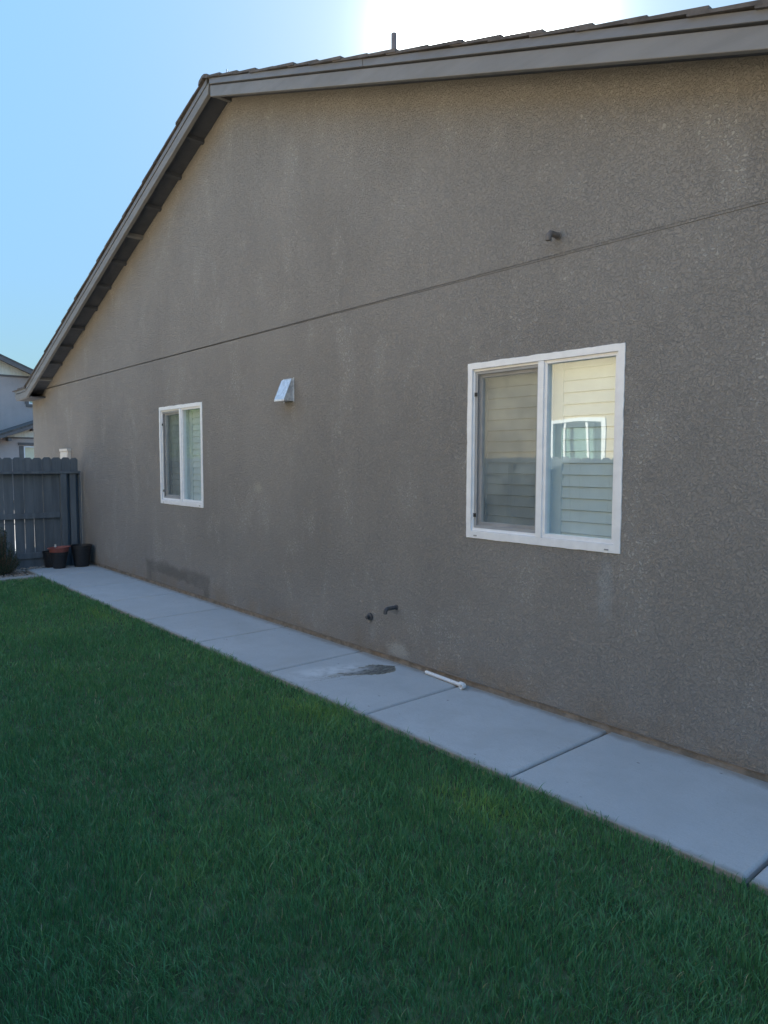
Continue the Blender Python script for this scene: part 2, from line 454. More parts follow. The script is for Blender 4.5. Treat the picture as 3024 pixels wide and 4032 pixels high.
def mat_screen():
    M = Mat('insect_screen_mesh')
    t = M.t
    M.b.inputs['Base Color'].default_value = (0.10, 0.105, 0.11, 1); M.rough(0.6)
    tr = t.nodes.new('ShaderNodeBsdfTransparent')
    mx = t.nodes.new('ShaderNodeMixShader'); 
    f = M.ss(M.noise(5, 3), 0.3, 0.7, 0.40, 0.50)
    t.links.new(f, mx.inputs[0])
    t.links.new(tr.outputs[0], mx.inputs[1]); t.links.new(M.b.outputs[0], mx.inputs[2])
    t.links.new(mx.outputs[0], M.out.inputs[0])
    return M.m
M_SCREEN = mat_screen()

def mat_leaf(name, a, b, trans=0.25):
    M = Mat(name)
    at = M.t.nodes.new('ShaderNodeAttribute'); at.attribute_name = 'tint'
    c = M.mix(M.ss(at.outputs['Fac'], 0.0, 1.0), a, b)
    M.col(c); M.rough(0.55); M.spec(0.3)
    tl = M.t.nodes.new('ShaderNodeBsdfTranslucent'); M.t.links.new(c, tl.inputs[0])
    mx = M.t.nodes.new('ShaderNodeMixShader'); mx.inputs[0].default_value = trans
    M.t.links.new(M.b.outputs[0], mx.inputs[1]); M.t.links.new(tl.outputs[0], mx.inputs[2])
    M.t.links.new(mx.outputs[0], M.out.inputs[0])
    return M.m
M_LEAF = mat_leaf('shrub_leaf', (0.022, 0.055, 0.035), (0.06, 0.12, 0.06))
M_TREELEAF = mat_leaf('tree_leaf', (0.10, 0.20, 0.05), (0.26, 0.36, 0.10), 0.35)

def mat_grass():
    M = Mat('grass_blade')
    at = M.t.nodes.new('ShaderNodeAttribute'); at.attribute_name = 'tint'
    f = at.outputs['Fac']
    c = M.mix(M.ss(f, 0.0, 0.55), (0.080, 0.240, 0.098), (0.145, 0.335, 0.130))
    c = M.mix(M.ss(f, 0.5, 0.85), c, (0.24, 0.40, 0.10))
    c = M.mix(M.ss(f, 0.93, 0.97), c, (0.42, 0.41, 0.24))
    M.col(c); M.rough(0.42); M.spec(0.35)
    tl = M.t.nodes.new('ShaderNodeBsdfTranslucent'); M.t.links.new(c, tl.inputs[0])
    mx = M.t.nodes.new('ShaderNodeMixShader'); mx.inputs[0].default_value = 0.25
    M.t.links.new(M.b.outputs[0], mx.inputs[1]); M.t.links.new(tl.outputs[0], mx.inputs[2])
    M.t.links.new(mx.outputs[0], M.out.inputs[0])
    return M.m
M_GRASS = mat_grass()
M_TURF = simple('thatch_soil', (0.07, 0.10, 0.045), 0.95, 0.4, 12, 0.8, 80)

# ------------------------------------------------------------------ ground
b = MB()
b.add([(-400, -400, -0.075), (400, -400, -0.075), (400, 400, -0.075), (-400, 400, -0.075)], [(0, 1, 2, 3)])
struct(b.build('ground', M_EARTH))
b = MB(); b.box((-10.45, -4.25, -0.10), (6.0, -0.93, -0.028))
struct(b.build('lawn_soil', M_TURF))
b = MB()
b.add([(-30, -60, -0.05), (-21, -60, -0.05), (-21, 90, -0.05), (-30, 90, -0.05)], [(0, 1, 2, 3)])
struct(b.build('street', M_ASPHALT))
b = MB(); b.box((-20.8, -60, -0.1), (-19.4, 90, 0.02))
b.box((-19.4, -3.4, -0.1), (-11.75, 1.5, -0.01)); 
struct(b.build('pavement', M_CONC))

# the walk: slabs with tooled edges and open joints
JX = [-1.06 - 1.168 * k for k in range(-4, 9)]
JX = [x for x in JX if -10.9 < x < 6]
edges = [6.0] + sorted(JX, reverse=True) + [-11.22]
b = MB()
for i in range(len(edges) - 1):
    xa, xb = edges[i] - 0.010, edges[i + 1] + 0.010
    r = 0.014
    # top with rounded (tooled) long edges on the joint sides, cross-section in XZ extruded along Y
    prof = [(xb, -0.11), (xa, -0.11), (xa, -r), (xa - r * 0.3, -r * 0.3), (xa - r, 0), (xb + r, 0), (xb + r * 0.3, -r * 0.3), (xb, -r)]
    b.prism_xz(prof, -0.928, -0.004 + 0.02)
struct(b.build('walk', M_CONC, bevel=0.006))
b = MB(); b.box((-11.2, -0.922, -0.10), (5.99, 0.0, -0.040))
struct(b.build('walk_joint_bed', M_JOINT))
b = MB(); b.box((-10.62, -4.25, -0.12), (-10.45, -0.93, 0.004))
struct(b.build('mowing_curb', M_CONC, bevel=0.012))
b = MB(); b.box((-11.75, -4.25, -0.12), (-10.62, -0.93, -0.035)); b.box((-11.75, -0.93, -0.12), (-11.22, 0.0, -0.035))
struct(b.build('planting_bed', M_EARTH))

# ------------------------------------------------------------------ grass
def make_grass():
    def ns(x, y, sc, seed, n=7):
        g = np.random.default_rng(seed); out = np.zeros_like(x)
        for _ in range(n):
            a = g.uniform(0, 2 * PI); k = sc * g.uniform(0.5, 1.8)
            out += np.sin(x * math.cos(a) * k + y * math.sin(a) * k + g.uniform(0, 6.28))
        return out / math.sqrt(n)
    N = 2400000
    x = rng.uniform(-10.46, 3.0, N); y = rng.uniform(-4.22, -0.912, N)
    d = np.sqrt((x) ** 2 + (y + 3.696) ** 2 + 1.6 ** 2)
    dens = 17000 * np.clip(2.6 / d, 0, 1) ** 1.35
    # outside the strip a viewer near the camera could see, thin the lawn out
    vis = (y + 3.696) > (-0.245 / 1.11 * -x) * 0 - 0.35 - 0.35 * np.abs(x)
    ahead = (-0.754 * x + 0.653 * (y + 3.696)) > 0.3
    side = ((0.655 * x + 0.756 * (y + 3.696)) > -0.70 * np.maximum(-0.754 * x + 0.653 * (y + 3.696), 0.01))
    dens = np.where(ahead & side, dens, 2200)
    area = 13.46 * 3.302
    keep = rng.uniform(0, 1, N) < dens * area / N
    x = x[keep]; y = y[keep]; d = d[keep]; n = len(x)
    # ragged edge against the walk
    h = 0.044 * (1 + 0.14 * ns(x, y, 5, 1) + 0.16 * ns(x, y, 19, 2)) * rng.uniform(0.6, 1.25, n)
    tall = rng.uniform(0, 1, n) < 0.02
    h = np.where(tall, h * 1.5, h)
    h = np.clip(h, 0.018, 0.095)
    edge = np.clip((-0.912 - y) / 0.05, 0, 1)
    h *= 0.85 + 0.15 * edge + 0.5 * (rng.uniform(0, 1, n) < 0.06) * (edge < 0.7)
    wd = (0.0017 + 0.00050 * d) * rng.uniform(0.7, 1.3, n)
    # lean follows clumps
    la = 1.0 * ns(x, y, 5, 3) + 1.2 * ns(x, y, 26, 4) + rng.normal(0, 1.9, n)
    lean = np.clip(rng.normal(0.36, 0.26, n) + 0.12 * ns(x, y, 9, 6), 0.02, 1.1) * h
    lx, ly = np.cos(la) * lean, np.sin(la) * lean
    fa = rng.uniform(0, 2 * PI, n)
    sx, sy = np.cos(fa) * wd * 0.5, np.sin(fa) * wd * 0.5
    z0 = -0.030
    V = np.zeros((n, 7, 3))
    def setv(i, t, ws, drop=0.0):
        bx = x + lx * t * t; by = y + ly * t * t
        bz = z0 + h * t * (1 - drop)
        V[:, i, 0] = bx + sx * ws; V[:, i, 1] = by + sy * ws; V[:, i, 2] = bz
    setv(0, 0, -1); setv(1, 0, 1); setv(2, .42, 0.9); setv(3, .42, -0.9); setv(4, .78, 0.6, .03); setv(5, .78, -0.6, .03); setv(6, 1.05, 0, .10)
    tint = 0.24 + 0.10 * ns(x, y, 1.3, 5) + 0.08 * ns(x, y, 4.5, 8) + rng.normal(0, 0.17, n)
    def g(cx, cy, rx, ry, k):
        return k * np.exp(-(((x - cx) / rx) ** 2 + ((y - cy) / ry) ** 2))
    tint += g(-8.9, -1.35, 0.7, 0.22, .30) + g(-7.6, -1.12, 0.6, 0.12, .42) + g(-6.1, -1.15, .8, .1, .16)
    tint += g(-2.1, -1.25, 0.4, 0.16, .32) + g(-3.6, -1.12, 0.5, 0.12, .24) + g(-2.7, -1.9, .3, .2, .14) + g(-2.5, -2.6, .25, .15, .18)
    tint = np.clip(tint, 0, 0.88)
    straw = rng.uniform(0, 1, n) < 0.012 + 0.02 * (ns(x, y, 3.1, 14) > 1.1)
    tint = np.where(straw, 1.0, tint)
    me = bpy.data.meshes.new('grass')
    me.vertices.add(n * 7)
    me.vertices.foreach_set('co', V.reshape(-1).astype(np.float32))
    base = (np.arange(n) * 7)[:, None]
    loops = np.concatenate([base + np.array([[0, 1, 2, 3]]), base + np.array([[3, 2, 4, 5]]), base + np.array([[5, 4, 6]])], axis=1).reshape(-1)
    me.loops.add(len(loops)); me.loops.foreach_set('vertex_index', loops.astype(np.int32))
    starts = ((np.arange(n) * 11)[:, None] + np.array([[0, 4, 8]])).reshape(-1)
    me.polygons.add(n * 3)
    me.polygons.foreach_set('loop_start', starts.astype(np.int32))
    me.update(calc_edges=True)
    me.polygons.foreach_set('use_smooth', np.ones(n * 3, dtype=bool))
    at = me.attributes.new('tint', 'FLOAT', 'POINT')
    at.data.foreach_set('value', np.repeat(tint, 7).astype(np.float32))
    me.materials.append(M_GRASS)
    o = bpy.data.objects.new('grass', me); COL.objects.link(o)
    o['kind'] = 'stuff'; o['label'] = 'short mown dark green lawn along the concrete walk'; o['category'] = 'grass'
    return n
print('grass blades', make_grass())

# ------------------------------------------------------------------ pebbles
def make_pebbles():
    bm = bmesh.new(); bmesh.ops.create_icosphere(bm, subdivisions=2, radius=1)
    bv = np.array([v.co[:] for v in bm.verts]); bf = [[v.index for v in f.verts] for f in bm.faces]; bm.free()
    b = MB()
    for i in range(1500):
        if i < 1250: x, y = random.uniform(-11.72, -10.64), random.uniform(-2.6, -0.94)
        else: x, y = random.uniform(-11.6, -11.24), random.uniform(-0.93, -0.3)
        if i % 5 == 0: x = random.uniform(-10.78, -10.64)
        s = random.uniform(0.010, 0.026)
        v = bv * np.array([s * random.uniform(.8, 1.6), s * random.uniform(.8, 1.3), s * random.uniform(.5, .85)])
        v *= (1 + 0.08 * np.sin(bv[:, [1, 2, 0]] * 3 + random.uniform(0, 6)))
        a = random.uniform(0, 6.28); ca, sa = math.cos(a), math.sin(a)
        v = np.stack([v[:, 0] * ca - v[:, 1] * sa, v[:, 0] * sa + v[:, 1] * ca, v[:, 2]], 1) + np.array([x, y, -0.032 + random.uniform(0, 0.018)])
        b.add(v.tolist(), bf)
    o = b.build('gravel', M_RUBBLE, smooth='full')
    o['kind'] = 'stuff'; o['label'] = 'tan and grey river pebbles at the foot of the fence'; o['category'] = 'gravel'
make_pebbles()

# ------------------------------------------------------------------ main house
XL, XR = -14.14, 0.95
PKX = -6.655
PKZ = 5.196                        # underside of the bargeboards at the peak
SLL, SLR = 0.3653, 0.3335
OV = 0.26
XK = -13.512                       # where the left bargeboard kicks out flat
XT = -14.20
ZK = PKZ - SLL * (PKX - XK)
XRE = 1.45
def zb(x):                         # underside of bargeboard
    if x < XK: return ZK - 0.012 * (XK - x)
    if x < PKX: return PKZ - SLL * (PKX - x)
    return PKZ - SLR * (x - PKX)
ZJ = 2.850                         # control joint
house = empty('stucco_house', 'brown stucco house with a gable roof and two white sliding windows', 'house')

WIN = [(-3.372, -2.178, 1.068, 2.272), (-8.545, -7.388, 1.068, 2.258)]
def wall_pieces():
    b = MB()
    xs = [XL]
    for wn in sorted(WIN): xs += [wn[0], wn[1]]
    xs.append(XR)
    T = 0.16; z0, z1 = 0.046, ZJ - 0.0022
    # lower panel pieces are joined by sharing edges so the plaster reads as one face
    segs = []
    for i in range(len(xs) - 1):
        xa, xb = xs[i], xs[i + 1]
        wn = next((q for q in WIN if abs(q[0] - xa) < 1e-6), None)
        if wn: segs += [(xa, xb, z0, wn[2]), (xa, xb, wn[3], z1)]
        else: segs.append((xa, xb, z0, z1))
    for xa, xb, za, zc in segs: b.box((xa, 0, za), (xb, T, zc))
    # gable panel
    pts = []
    top = []
    dz = 0.07
    for x in (XR, PKX, XK, XL): top.append((x, max(ZJ + 0.01, zb(x) + dz)))
    # avoid degenerate left part
    b.prism_xz([(-13.3, ZJ + 0.0022), (XR, ZJ + 0.0022), (XR, max(ZJ + .02, zb(XR) + dz)), (PKX, PKZ + dz), (-13.3, zb(-13.3) + dz)], 0, T)
    return b
wall_pieces().build('wall', M_STUCCO, house)
b = MB()
b.box((XL + 0.02, 0.0035, ZJ - 0.01), (XR - 0.02, 0.15, ZJ + 0.01))
b.build('control_joint', simple('joint_shadow', (0.13, 0.12, 0.11), 0.9, 0.1), house)
b = MB(); b.box((XL + 0.01, 0.006, -0.12), (XR - 0.01, 0.20, 0.0405))
b.build('foundation', M_FOUND, house)
b = MB(); b.box((XL, -0.006, 0.041), (XR, 0.02, 0.0455))
b.build('weep_screed', simple('screed_paint', (0.24, 0.20, 0.165), 0.7, 0.25, 8), house)
# remaining walls
b = MB()
b.box((XL, 0.16, 0.0), (XL + 0.16, 12, 2.68)); b.box((XR - 0.16, 0.16, 0.0), (XR, 12, 2.66)); b.box((XL, 11.84, 0), (XR, 12.0, 2.66))
b.prism_xz([(XL, 2.6605), (XR, 2.6605), (PKX, PKZ + .05)], 11.84, 12.0)
b.build('far_wall', M_STUCCO, house)

# bargeboards
BH = 0.105
def barge_poly(xs, lo, hi): return [(x, zb(x) + lo) for x in xs] + [(x, zb(x) + hi) for x in reversed(xs)]
b = MB(); b.prism_xz([(XT + 0.02, zb(XT) + 0.0), (XT + .08, zb(XT) - 0.008), (XK, ZK), (PKX + 0.03, PKZ + 0.011), (PKX + 0.05, PKZ + 0.009 + BH), (XK, ZK + BH + .006), (XT - 0.03, zb(XT) + BH)], -OV - 0.008, -OV + 0.034)
b.build('bargeboard', M_TRIM, house, bevel=0.004)
b = MB(); b.prism_xz([(PKX + 0.065, zb(PKX + .065)), (XRE, zb(XRE)), (XRE, zb(XRE) + BH), (PKX + 0.065, zb(PKX + .065) + BH)], -OV, -OV + 0.04)
b.build('bargeboard', M_TRIM, house, bevel=0.004)
# starter boards above them
def starter(xs):
    b = MB(); b.prism_xz(barge_poly(xs, BH + 0.010, BH + 0.062), -OV - 0.016, -OV + 0.03); return b
starter([XT - .02, XK, PKX + 0.02]).build('starter_board', M_STARTER, house, bevel=0.003)
starter([PKX + 0.075, -3.9 - 0.3]).build('starter_board', M_STARTER, house, bevel=0.003)
starter([-3.9 - 0.296, XRE]).build('starter_board', M_STARTER, house, bevel=0.003)
# deck seen from below + eave fascias
def deck(xa, xb, lo=BH - 0.03, hi=BH + 0.008):
    b = MB(); b.prism_xz([(xa, zb(xa) + lo), (xb, zb(xb) + lo), (xb, zb(xb) + hi), (xa, zb(xa) + hi)], -OV + 0.036, 12.3); return b
dk = deck(XK, PKX)
dk2 = deck(PKX + 0.001, XRE); dk3 = deck(XT, XK - 0.001)
dk.v += []; 
for q in (dk2, dk3): dk.add(q.v, q.f)
dk.build('roof_deck', M_SOFFIT_SHADED, house)
b = MB(); b.box((XT - 0.03, -OV + 0.036, zb(XT)), (XT + 0.0, 12.3, zb(XT) + BH + 0.01)); b.build('eave_fascia', M_TRIM, house)
b = MB(); b.box((XRE, -OV, zb(XRE)), (XRE + 0.03, 12.3, zb(XRE) + BH)); b.build('eave_fascia', M_TRIM, house)
b = MB(); b.box((XT + 0.0, -OV + 0.036, zb(XT) + 0.006), (-13.32, 0.0, zb(XT) + 0.026)); b.box((XT, 0.0, zb(XT) + 0.006), (XL, 12.0, zb(XT) + 0.026))
b.build('eave_soffit', M_SOFFIT_SHADED, house)
# lookouts
k = 0; x = -12.898
xs = []
while x < PKX - 0.2: xs.append(x); x += 0.5645
xs.append(PKX)
for x in xs:
    b = MB()
    s = SLL if x < PKX else -SLR
    z = zb(x) + 0.035
    hw = 0.019
    if x == PKX: b.prism_xz([(x - hw, z - .005), (x + hw, z - .005), (x + hw, z + .05), (x - hw, z + .05)], -OV + 0.035, 0.0)
    else: b.prism_xz([(x - hw, z - hw * s), (x + hw, z + hw * s), (x + hw, z + 0.039 + hw * s), (x - hw, z + 0.039 - hw * s)], -OV + 0.035, 0.0)
    b.build('lookout', M_TRIM if abs(x + 9.047) < 0.3 or x < -12.8 or x == PKX else M_SOFFIT_SHADED, house)  # brighter lookouts keep the trim colour, the others have shade painted in

# roof tiles: courses of overlapping flat tiles
def tiles():
    b = MB()
    def slope_run(xa, xb, flip):
        # xa = eave end, xb = ridge end
        L = abs(xb - xa); n = max(1, round(L / 0.315))
        for i in range(n):
            t0 = i / n; t1 = (i + 1) / n + 0.10 / L
            x0 = xa + (xb - xa) * t0; x1 = xa + (xb - xa) * min(t1, 1.0)
            y = -OV - 0.035 + random.uniform(-.006, .006)
            while y < 12.3:
                wdt = 0.30 if y > 0 else 0.30
                y1 = min(y + wdt, 12.35)
                j = random.uniform(-0.004, 0.004)
                zl0 = zb(x0) + BH + 0.083 + j; zl1 = zb(x1) + BH + 0.072 + j
                th = 0.020
                jx = random.uniform(-0.012, 0.012)
                poly = [(x0 + jx, zl0 + th * 0.6), (x1, zl1 + th * 0.2), (x1, zl1 - th * .55), (x0 + jx, zl0 - th * .55)]
                b.prism_xz(poly, y, y1 - 0.004)
                y = y1
    slope_run(XK, PKX - 0.02, False)
    slope_run(XRE + 0.05, PKX + 0.02, True)
    return b
tiles().build('roof_tiles', M_TILE, house)
b = MB()
y = -OV - 0.035
while y < 12.3:
    b.box((XT - 0.10, y, zb(XT) + BH + 0.052 + random.uniform(-.004, .004)), (XT + .28, y + 0.296, zb(XT) + BH + 0.078 + random.uniform(-.004, .006)))
    b.box((XT + 0.25, y, zb(XT) + BH + 0.058), (XK + 0.05, y + 0.296, zb(XT) + BH + 0.094 + random.uniform(-.004, .006)))
    y += 0.30
b.build('eave_tiles', M_TILE, house)
# ridge tiles
b = MB()
y = -OV - 0.045
zr = PKZ + BH + 0.075
while y < 12.2:
    yo = y; L = 0.38
    dzr = 0.012
    prof = [(-0.14, -0.035), (-0.115, 0.012), (-0.03, 0.042), (0.03, 0.042), (0.115, 0.012), (0.14, -0.035), (0.10, -0.035), (0.0, 0.012), (-0.10, -0.035)]
    poly = [(PKX + px * 0.75, zr + pz * 0.8 - 0.02 + random.uniform(-.003, .003)) for px, pz in prof]
    b.prism_xz(poly, y, y + L)
    y += 0.35
b.build('ridge_tiles', M_TILE, house)

# vent pipe through the roof
b = MB()
b.tube([(-5.47, 1.16, 4.6), (-5.47, 1.16, 5.815)], 0.028, 20)
vp = b.build('vent_pipe', M_VENTPIPE, house, smooth=True)
b = MB(); b.lathe([(0.09, 4.83), (0.06, 4.90), (0.035, 4.97), (0.033, 5.0)], c=(-5.47, 1.16, 0.02), n=24)
b.build('pipe_flashing', M_VENTPIPE, vp, smooth=True)
# thin spikes near the peak
b = MB()
for (xx, yy, zz, dx, h) in ((-6.90, -0.05, 5.30, -0.012, 0.20), (-6.83, 0.04, 5.30, 0.03, 0.27), (-6.78, 0.05, 5.30, 0.004, 0.25), (-6.68, 0.10, 5.32, 0.01, 0.20)):
    b.tube([(xx, yy, zz), (xx + dx, yy, zz + h + 0.05)], 0.0030, 6)
b.build('wire_spikes', M_PIPEDARK, house)

# ------------------------------------------------------------------ windows
def rect_ring(b, x0, x1, z0, z1, wl, wr, wb, wt, y0, y1):
    b.box((x0, y0, z0), (x1, y1, z0 + wb)); b.box((x0, y0, z1 - wt), (x1, y1, z1))
    b.box((x0, y0, z0 + wb), (x0 + wl, y1, z1 - wt)); b.box((x1 - wr, y0, z0 + wb), (x1, y1, z1 - wt))

def window(x0, x1, z0, z1, xm):
    g = MB()
    FW = 0.040
    # flange with the ragged plaster line round it
    def ragged(a, c, fixed, horiz, sgn):
        n = 40; out = []
        for i in range(n + 1):
            t = i / n; j = sgn * (0.0035 * mnoise.noise(Vector((t * 14, fixed * 7, x0))) + 0.0012 * random.uniform(-1, 1) + 0.002)
            p = a + (c - a) * t
            out.append((p, fixed + j) if horiz else (fixed + j, p))
        return out
    outer = ragged(x0, x1, z0, True, -1)[:-1] + ragged(z0, z1, x1, False, 1)[:-1] + ragged(x1, x0, z1, True, 1)[:-1] + ragged(z1, z0, x0, False, -1)[:-1]
    def project(p):
        x, z = p
        return (min(max(x, x0 + FW), x1 - FW), min(max(z, z0 + FW + 0.008), z1 - FW))
    inner = [project(p) for p in outer]
    n = len(outer); yf, yb = -0.007, 0.004
    vs = [(x, yf, z) for x, z in outer] + [(x, yf, z) for x, z in inner] + [(x, yb, z) for x, z in outer]
    fs = []
    for i in range(n):
        j = (i + 1) % n
        fs.append((i, j, j + n, i + n)); fs.append((i, i + 2 * n, j + 2 * n, j))
    g.add(vs, fs)
    # jamb liner behind the flange
    rect_ring(g, x0 + 0.004, x1 - 0.004, z0 + 0.004, z1 - 0.004, FW - .004, FW - .004, FW + .004, FW - .004, -0.004, 0.10)
    # meeting mullion
    g.box((xm - 0.022, -0.005, z0 + FW + 0.009), (xm + 0.022, 0.10, z1 - FW - 0.001))
    # fixed light beads (right)
    rect_ring(g, xm + 0.0225, x1 - FW - 0.0005, z0 + FW + 0.009, z1 - FW - 0.0005, 0.022, 0.022, 0.026, 0.022, 0.006, 0.040)
    # track steps on the left
    xa, xb_ = x0 + FW + 0.0005, xm - 0.0225
    za, zc = z0 + FW + 0.009, z1 - FW - 0.0005
    rect_ring(g, xa, xb_, za, zc, 0.012, 0.004, 0.020, 0.016, 0.010, 0.095)
    fr = g.build('window', M_VINYL, house, bevel=0.0012)
    # screen frame and screen
    g = MB()
    sx0, sx1, sz0, sz1 = xa + 0.014, xb_ - 0.005, za + 0.021, zc - 0.018
    rect_ring(g, sx0, sx1, sz0, sz1, 0.020, 0.012, 0.020, 0.018, 0.014, 0.022)
    g.build('screen_frame', M_SCREENFRAME, fr, bevel=0.001)
    g = MB(); g.add([(sx0 + .006, 0.018, sz0 + .006), (sx1 - .006, 0.018, sz0 + .006), (sx1 - .006, 0.018, sz1 - .006), (sx0 + .006, 0.018, sz1 - .006)], [(0, 1, 2, 3)])
    g.build('insect_screen', M_SCREEN, fr)
    # sliding sash behind
    g = MB(); rect_ring(g, sx0, sx1, sz0, sz1, 0.045, 0.03, 0.042, 0.040, 0.036, 0.064)
    g.build('sash', M_VINYL, fr, bevel=0.002)
    for zz in (z0 + 0.145, z1 - 0.225):
        g = MB(); g.box((sx0 - 0.002, 0.006, zz), (sx0 + 0.018, 0.0135, zz + 0.026))
        g.build('screen_clip', M_BLACKCLIP, fr)
    # glass, two panes (each its own)
    for (ga, gb, gz0, gz1, gy) in ((sx0 + .04, sx1 - .025, sz0 + .038, sz1 - .036, 0.050), (xm + 0.040, x1 - FW - 0.018, z0 + FW + .03, z1 - FW - .018, 0.030)):
        g = MB(); N = 10
        for i in range(N + 1):
            for j in range(N + 1):
                u, v = i / N, j / N
                # sealed units bow slightly inwards
                bow = 0.00035 * (1 - (2 * u - 1) ** 2) * (1 - (2 * v - 1) ** 2)
                g.v.append((ga + (gb - ga) * u, gy + bow, gz0 + (gz1 - gz0) * v))
        for i in range(N):
            for j in range(N):
                a = i * (N + 1) + j
                g.f.append((a, a + N + 1, a + N + 2, a + 1))
        g.build('pane', M_GLASS, fr, smooth='full')
    # weep covers
    for xx in (x0 + 0.07, x1 - 0.10):
        g = MB(); g.box((xx, -0.0095, z0 + 0.012), (xx + 0.028, -0.0065, z0 + 0.021))
        g.build('weep_cover', M_SCREENFRAME, fr)
    # plantation shutter inside
    g = MB()
    for (ca, cb) in ((xa - 0.05, xm - 0.03), (xm + 0.02, x1 + 0.03)):
        l0, l1 = (ca + 0.09, cb) if cb < xm else (ca + 0.075, cb)
        g.box((ca, 0.100, z0 - 0.03), (l0, 0.140, z1 + 0.03))
        z = z0 + 0.01
        while z < z1 + 0.03:
            g.add([(l0, 0.106, z), (l1, 0.106, z), (l1, 0.118, z + 0.078), (l0, 0.118, z + 0.078)], [(0, 1, 2, 3)])
            g.add([(l0, 0.106, z), (l1, 0.106, z), (l1, 0.114, z - 0.004), (l0, 0.114, z - 0.004)], [(3, 2, 1, 0)])
            z += 0.0735
    g.build('shutter', M_SHUTTER, fr)
    g = MB()
    g.box((x0 - 0.02, 0.162 + 0.02, z0 - 0.06), (x1 + 0.02, 0.2, z1 + 0.06))
    g.box((x0 - 0.0, 0.10, z0 - 0.03), (x0 + 0.02, 0.18, z1 + 0.03)); g.box((x1 - 0.02, 0.10, z0 - 0.03), (x1 + 0.0, 0.18, z1 + 0.03))
    g.box((x0, 0.10, z0 + 0.0), (x1, 0.18, z0 + 0.02)); g.box((x0, 0.10, z1 - 0.02), (x1, 0.18, z1 + 0.0))
    g.build('inner_reveal', M_SHUTTER, fr)
    return fr
window(*WIN[0], -2.757)
window(*WIN[1], -7.957)

# ------------------------------------------------------------------ wall fittings
# dryer vent hood
b = MB()
x0, x1 = -5.700, -5.542
b.prism_yz([(-0.006, 2.362), (-0.030, 2.355), (-0.108, 2.170), (-0.108, 2.155), (-0.006, 2.155)], x0 + 0.0015, x1 - 0.0015)
vh = b.build('vent_hood', M_GALV, house)
b = MB()
b.prism_yz([(-0.030, 2.352), (-0.113, 2.168), (-0.114, 2.152), (-0.111, 2.152), (-0.1095, 2.168), (-0.0275, 2.351)], x0 - 0.004, x1 + 0.004)
b.prism_yz([(-0.0065, 2.366), (-0.031, 2.356), (-0.030, 2.3525), (-0.0065, 2.3625)], x0 + 0.008, x1 - 0.004)
b.box((x1 - 0.001, -0.0065, 2.145), (x1 + 0.010, -0.0025, 2.37))
b.box((x0 - 0.010, -0.0065, 2.145), (x0 + 0.001, -0.0025, 2.37))
b.build('hood_cover', M_GALV, vh)

def elbow(p0, out, drop, r, name, mat, slope=0.0):
    """pipe leaving the wall at p0, running out (-Y) then turning down"""
    x, y, z = p0
    R = r * 1.7
    pts = [(x, 0.03, z + slope * .03), (x, -out + R, z - slope * (out - R))]
    zz = z - slope * (out - R)
    for i in range(1, 8):
        a = PI / 2 * i / 7
        pts.append((x, -out + R - R * math.sin(a), zz - R * (1 - math.cos(a))))
    pts.append((x, -out, zz - R - drop))
    b = MB(); b.tube(pts, r, 20, caps=False)
    # inner bore
    b.tube([pts[-1], (x, -out, zz - R - drop + 0.03)], r * 0.8, 20, caps=True)
    o = b.build(name, mat, house, smooth=True)
    b = MB(); b.tube([(x, 0.0, z), (x, -0.006, z)], r * 1.35, 20)
    b.build('pipe_collar', mat, o, smooth=True)
    return o
elbow((-4.112, 0, 0.447), 0.118, 0.012, 0.0155, 'drain_elbow', M_PIPEDARK)
elbow((-2.648, 0, 2.972), 0.098, 0.016, 0.0175, 'overflow_elbow', M_PIPEPAINT, 0.0)
# round cleanout cover
b = MB()
b.tube([(-4.432, 0.01, 0.318), (-4.432, -0.014, 0.318), (-4.432, -0.018, 0.318)], 0.03, 28, radii=[0.031, 0.031, 0.026])
b.tube([(-4.432, -0.015, 0.318), (-4.432, -0.046, 0.316)], 0.015, 16)
b.build('capped_stub', M_PIPEDARK, house, smooth=True)
# electric panel beyond the fence
b = MB(); b.box((-12.40, -0.055, 0.75), (-12.02, 0.0, 1.745))
ep = b.build('meter_panel', M_PANEL, house, bevel=0.004)
b = MB(); b.box((-12.41, -0.066, 1.747), (-12.01, 0.0, 1.79)); b.box((-12.385, -0.062, 0.80), (-12.035, -0.0555, 1.71))
b.build('panel_cover', M_PANEL, ep, bevel=0.003)

# ------------------------------------------------------------------ loose plastic pipe
pv = empty('pvc_pipe', 'short white plastic pipe with an elbow lying on the walk against the wall', 'pipe')
A = Vector((-3.742, -0.030, 0.0125)); B = Vector((-3.345, -0.068, 0.0165))
b = MB(); b.tube([A, B], 0.0138, 24, caps=False); 
b.tube([A, A + (B - A) * 0.1], 0.0100, 24, caps=True)
b.build('tube', M_PVC, pv, smooth=True)
dirp = (B - A).normalized()
side = Vector((-0.50, -0.86, 0.0)).normalized()
b = MB()
pts = [B - dirp * 0.016 + Vector((0, 0, .004)), B + dirp * 0.012 + Vector((0, 0, .004))]
c0 = B + dirp * 0.012 + Vector((0, 0, .004))
R = 0.020
for i in range(1, 8):
    a = 1.05 * PI / 2 * i / 7
    sd = (side - dirp * side.dot(dirp)).normalized()
    pts.append(c0 + dirp * (R * math.sin(a)) + sd * (R * (1 - math.cos(a))))
pts.append(pts[-1] + (pts[-1] - pts[-2]).normalized() * 0.016)
b.tube(pts, 0.0195, 24, caps=False)
b.tube([pts[-1], pts[-1] + (pts[-1] - pts[-2]).normalized() * -0.001], 0.0195, 24, caps=False)
e = pts[-1]; dn = (pts[-1] - pts[-2]).normalized()
b.tube([e, e - dn * 0.018], 0.0145, 24, caps=False)
b.tube([e - dn * 0.018, e - dn * 0.0185], 0.0145, 24, caps=True)
